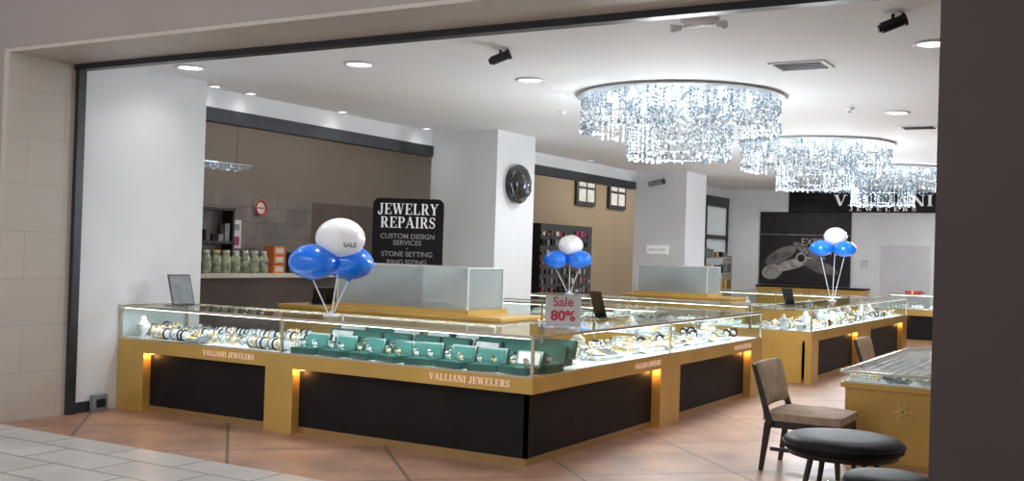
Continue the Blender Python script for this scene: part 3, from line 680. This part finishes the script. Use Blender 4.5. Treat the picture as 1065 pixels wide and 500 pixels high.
mb = MB('back_cabinet'); mb.box(-7.9, -5.4, 25.0, 25.52, 0, 1.0, 'gold'); mb.box(-7.92, -5.38, 24.97, 25.53, 1.0, 1.04, 'dark'); mb.box(-6.66, -6.64, 24.98, 25.0, .05, .98, 'golddk'); mb.build(.005)
mb = MB('red_gift_box'); mb.box(-4.3, -4.0, 23.8, 24.1, ZT, ZT+.07, 'red'); mb.box(-4.17, -4.13, 23.79, 24.11, ZT, ZT+.075, 'lgold'); mb.build(.004)

# ---------------------------------------------------------------- consultation desk, chairs, stools
mb = MB('consultation_desk')
mb.box(-2.05, -.4, 8.9, 11.9, 0, .62, 'gold'); mb.box(-2.08, -.37, 8.87, 11.93, .62, .66, 'gold')
mb.box(-2.06, -.39, 8.89, 11.91, .66, .675, 'deck')
for a in ((-2.07, -.38, 8.88, 8.884), (-2.07, -.38, 11.916, 11.92), (-2.07, -2.066, 8.884, 11.916)): mb.box(*a, .675, .745, 'glass')
mb.box(-2.08, -.37, 8.87, 11.93, .745, .755, 'glass')
for a in ((-2.08, -.37, 8.865, 8.88), (-2.08, -.37, 11.92, 11.935), (-2.09, -2.075, 8.87, 11.93)): mb.box(*a, .738, .757, 'alu')
mb.box(-2.06, -.39, 8.885, 8.9, 0, .05, 'golddk'); mb.box(-2.065, -2.05, 8.9, 11.9, 0, .05, 'golddk')
for k in range(3):
    T0 = mb.T.copy(); mb.T = Matrix.Translation((-1.60, 8.895, .46)) @ Matrix.Rotation(math.radians(60*k), 4, 'Y')
    mb.box(-.07, .07, -.008, .005, -.004, .004, 'lgold'); mb.T = Matrix.Translation((-1.60, 8.895, .46)) @ Matrix.Rotation(math.radians(60*k+30), 4, 'Y')
    mb.box(-.04, .04, -.008, .005, -.003, .003, 'lgold'); mb.T = T0
desk = mb.build()
mb = MB('diamond_ring_trays')
for i in range(11):
    for j in range(7):
        tray(mb, -1.92+j*.245, 9.05+i*.27, .678, random.choice([0, 90]), .11, .1, 0)
mb.v = [(a, b, min(c, .74)) for a, b, c in mb.v]
mb.build(parent=desk)

def chair(x, y, a, H=.86):
    mb = MB('dining_chair'); mb.T = TR(x, y, 0, a)
    sd, sw = .26, .26
    for sx in (-1, 1):
        for sy in (-1, 1):
            mb.add([(sx*sd-.025+dx*.05, sy*sw-.025+dy*.05, .38) for dx, dy in ((0,0),(1,0),(1,1),(0,1))]+
                   [(sx*(sd+(.05 if sx < 0 else .02))-.016+dx*.032, sy*sw-.016+dy*.032, 0) for dx, dy in ((0,0),(1,0),(1,1),(0,1))],
                   [(0,1,2,3),(7,6,5,4),(0,4,5,1),(1,5,6,2),(2,6,7,3),(3,7,4,0)], 'wood')
    mb.box(-sd-.02, sd+.02, -sw-.02, sw+.02, .34, .395, 'wood')
    for sy in (-1, 1): mb.box(-sd+.02, sd-.02, sy*sw-.01, sy*sw+.01, .16, .19, 'wood')
    n = 8; vs = []; fs = []
    for i in range(n+1):
        for j in range(n+1):
            u = i/n*2-1; v = j/n*2-1; vs.append((u*(sd+.035), v*(sw+.03), .455+.03*(1-u**4)*(1-v**4)))
    for i in range(n):
        for j in range(n): fs.append((i*(n+1)+j, (i+1)*(n+1)+j, (i+1)*(n+1)+j+1, i*(n+1)+j+1))
    mb.add(vs, fs, 'uphol', True); mb.box(-sd-.035, sd+.035, -sw-.03, sw+.03, .395, .455, 'uphol')
    def backpt(v, z, off):
        return (-.26-(z-.45)*.24-.035*(1-v*v)+off, v*(sw+.035), z)
    n, m = 10, 8; zb, zt = .50, H; vs = []; fs = []; W = m+1
    for off in (.045, -.03):
        for i in range(n+1):
            for j in range(W):
                v = i/n*2-1; w = j/m
                vs.append(backpt(v, zb+(zt-zb)*w, off*(1-.55*abs(v)**6)*(1-.55*abs(2*w-1)**6)))
    N = (n+1)*W
    for i in range(n):
        for j in range(m):
            a0, b0, c0, d0 = i*W+j, (i+1)*W+j, (i+1)*W+j+1, i*W+j+1
            fs.append((a0, b0, c0, d0)); fs.append((N+d0, N+c0, N+b0, N+a0))
    for i in range(n):
        for j in (0, m): fs.append((i*W+j, (i+1)*W+j, N+(i+1)*W+j, N+i*W+j))
    for j in range(m):
        for i in (0, n): fs.append((i*W+j, i*W+j+1, N+i*W+j+1, N+i*W+j))
    mb.add(vs, fs, 'uphol', True)
    for s in (-1, 1):
        a0 = backpt(s, .36, 0); a1 = backpt(s, H-.01, -.03); yy = s*(sw+.035)
        mb.add([(a0[0]-.02, yy-.016, .36), (a0[0]+.03, yy-.016, .36), (a0[0]+.03, yy+.016, .36), (a0[0]-.02, yy+.016, .36),
                (a1[0]-.012, yy-.016, H-.01), (a1[0]+.02, yy-.016, H-.01), (a1[0]+.02, yy+.016, H-.01), (a1[0]-.012, yy+.016, H-.01)],
               [(0,3,2,1),(4,5,6,7),(0,1,5,4),(1,2,6,5),(2,3,7,6),(3,0,4,7)], 'wood')
    mb.build(.004)
chair(-2.20, 8.44, 0, .83); chair(-2.30, 12.26, 0, .80)

def stool(x, y, r, h=.47):
    mb = MB('round_stool')
    mb.lathe([(0.001, h), (r*.6, h), (r*.88, h-.008), (r*.98, h-.03), (r, h-.055), (r*.985, h-.085), (r*.93, h-.10), (0.001, h-.10)], (x, y, 0), 'leather', 48)
    mb.lathe([(r*.9, h-.10), (r*.9, h-.125), (0.001, h-.125)], (x, y, 0), 'black', 40)
    mb.torus((x, y, h-.052), r, .006, 'leather', 'z', 48, 6)
    for k in range(4):
        t = math.pi/4+k*math.pi/2
        mb.cyl((x+r*.6*math.cos(t), y+r*.6*math.sin(t), h-.12), (x+r*.85*math.cos(t), y+r*.85*math.sin(t), 0), .02, 'wood', .015, 12)
    mb.torus((x, y, .17), r*.74, .01, 'chrome', 'z', 40, 6)
    mb.build()
stool(-1.61, 6.98, .375, .53); stool(-1.175, 6.16, .24, .475)

# ---------------------------------------------------------------- lights
def area(name, loc, sx, sy, en, col=(1, 1, 1), rot=(0, 0, 0)):
    l = bpy.data.lights.new(name, 'AREA'); l.shape = 'RECTANGLE'; l.size = sx; l.size_y = sy; l.energy = en; l.color = col
    o = bpy.data.objects.new(name, l); COL.objects.link(o); o.location = loc; o.rotation_euler = rot; return o
c = (.92, .98, 1)
area('showcase_led_a', (-6.2, YF+.10, ZT-.03), 4.3, .04, 12, c, (math.radians(25), 0, 0))
area('showcase_led_b', (XC-.10, 10.2, ZT-.03), .04, 4.8, 13, c, (0, math.radians(25), 0))
area('showcase_led_c', (XB-.10, 17.6, ZT-.03), .04, 6.2, 18, c, (0, math.radians(25), 0))
area('showcase_led_d', (-6.5, 12.05, ZT-.03), 3.2, .04, 10, c)
area('showcase_led_e', (-6.4, 14.45, ZT-.03), 3.2, .04, 10, c)
area('showcase_led_f', (-1.5, 23.8, ZT-.03), 5.5, .04, 18, c)
area('corridor_lamp_1', (-11, 14, 4.25), 2, 6, 85, (1, .94, .86))
area('corridor_lamp_2', (-11, 27, 4.25), 2, 8, 240, (1, .92, .80))
area('mall_lamp', (-5, 1.5, 4.9), 6, 2, 150, (1, .96, .93))
for p in PUCKS:
    l = bpy.data.lights.new('pilaster_puck_lamp', 'POINT'); l.energy = .8; l.color = (1, .5, .16); l.shadow_soft_size = .02
    o = bpy.data.objects.new('pilaster_puck_lamp', l); COL.objects.link(o); o.location = p

W = bpy.data.worlds.new('mall_ambient'); S.world = W; W.use_nodes = True
W.node_tree.nodes['Background'].inputs[0].default_value = (.80, .79, .80, 1); W.node_tree.nodes['Background'].inputs[1].default_value = 0.80

# ---------------------------------------------------------------- camera
cam = bpy.data.cameras.new('camera'); co = bpy.data.objects.new('camera', cam); COL.objects.link(co); S.camera = co
cam.sensor_width = 36; cam.lens = 36*1113/1065; cam.clip_end = 200
yaw, pitch, roll = math.atan2(.507, .862), 12/1113, 0.031
F0 = Vector((-math.sin(yaw), math.cos(yaw), 0)); R0 = Vector((math.cos(yaw), math.sin(yaw), 0)); Z = Vector((0, 0, 1))
F = F0*math.cos(pitch)+Z*math.sin(pitch); U0 = Z*math.cos(pitch)-F0*math.sin(pitch)
R = R0*math.cos(roll)+U0*math.sin(roll); U = U0*math.cos(roll)-R0*math.sin(roll)
mt = Matrix((R, U, -F)).transposed().to_4x4(); mt.translation = Vector((0, 0, 1.63)); co.matrix_world = mt
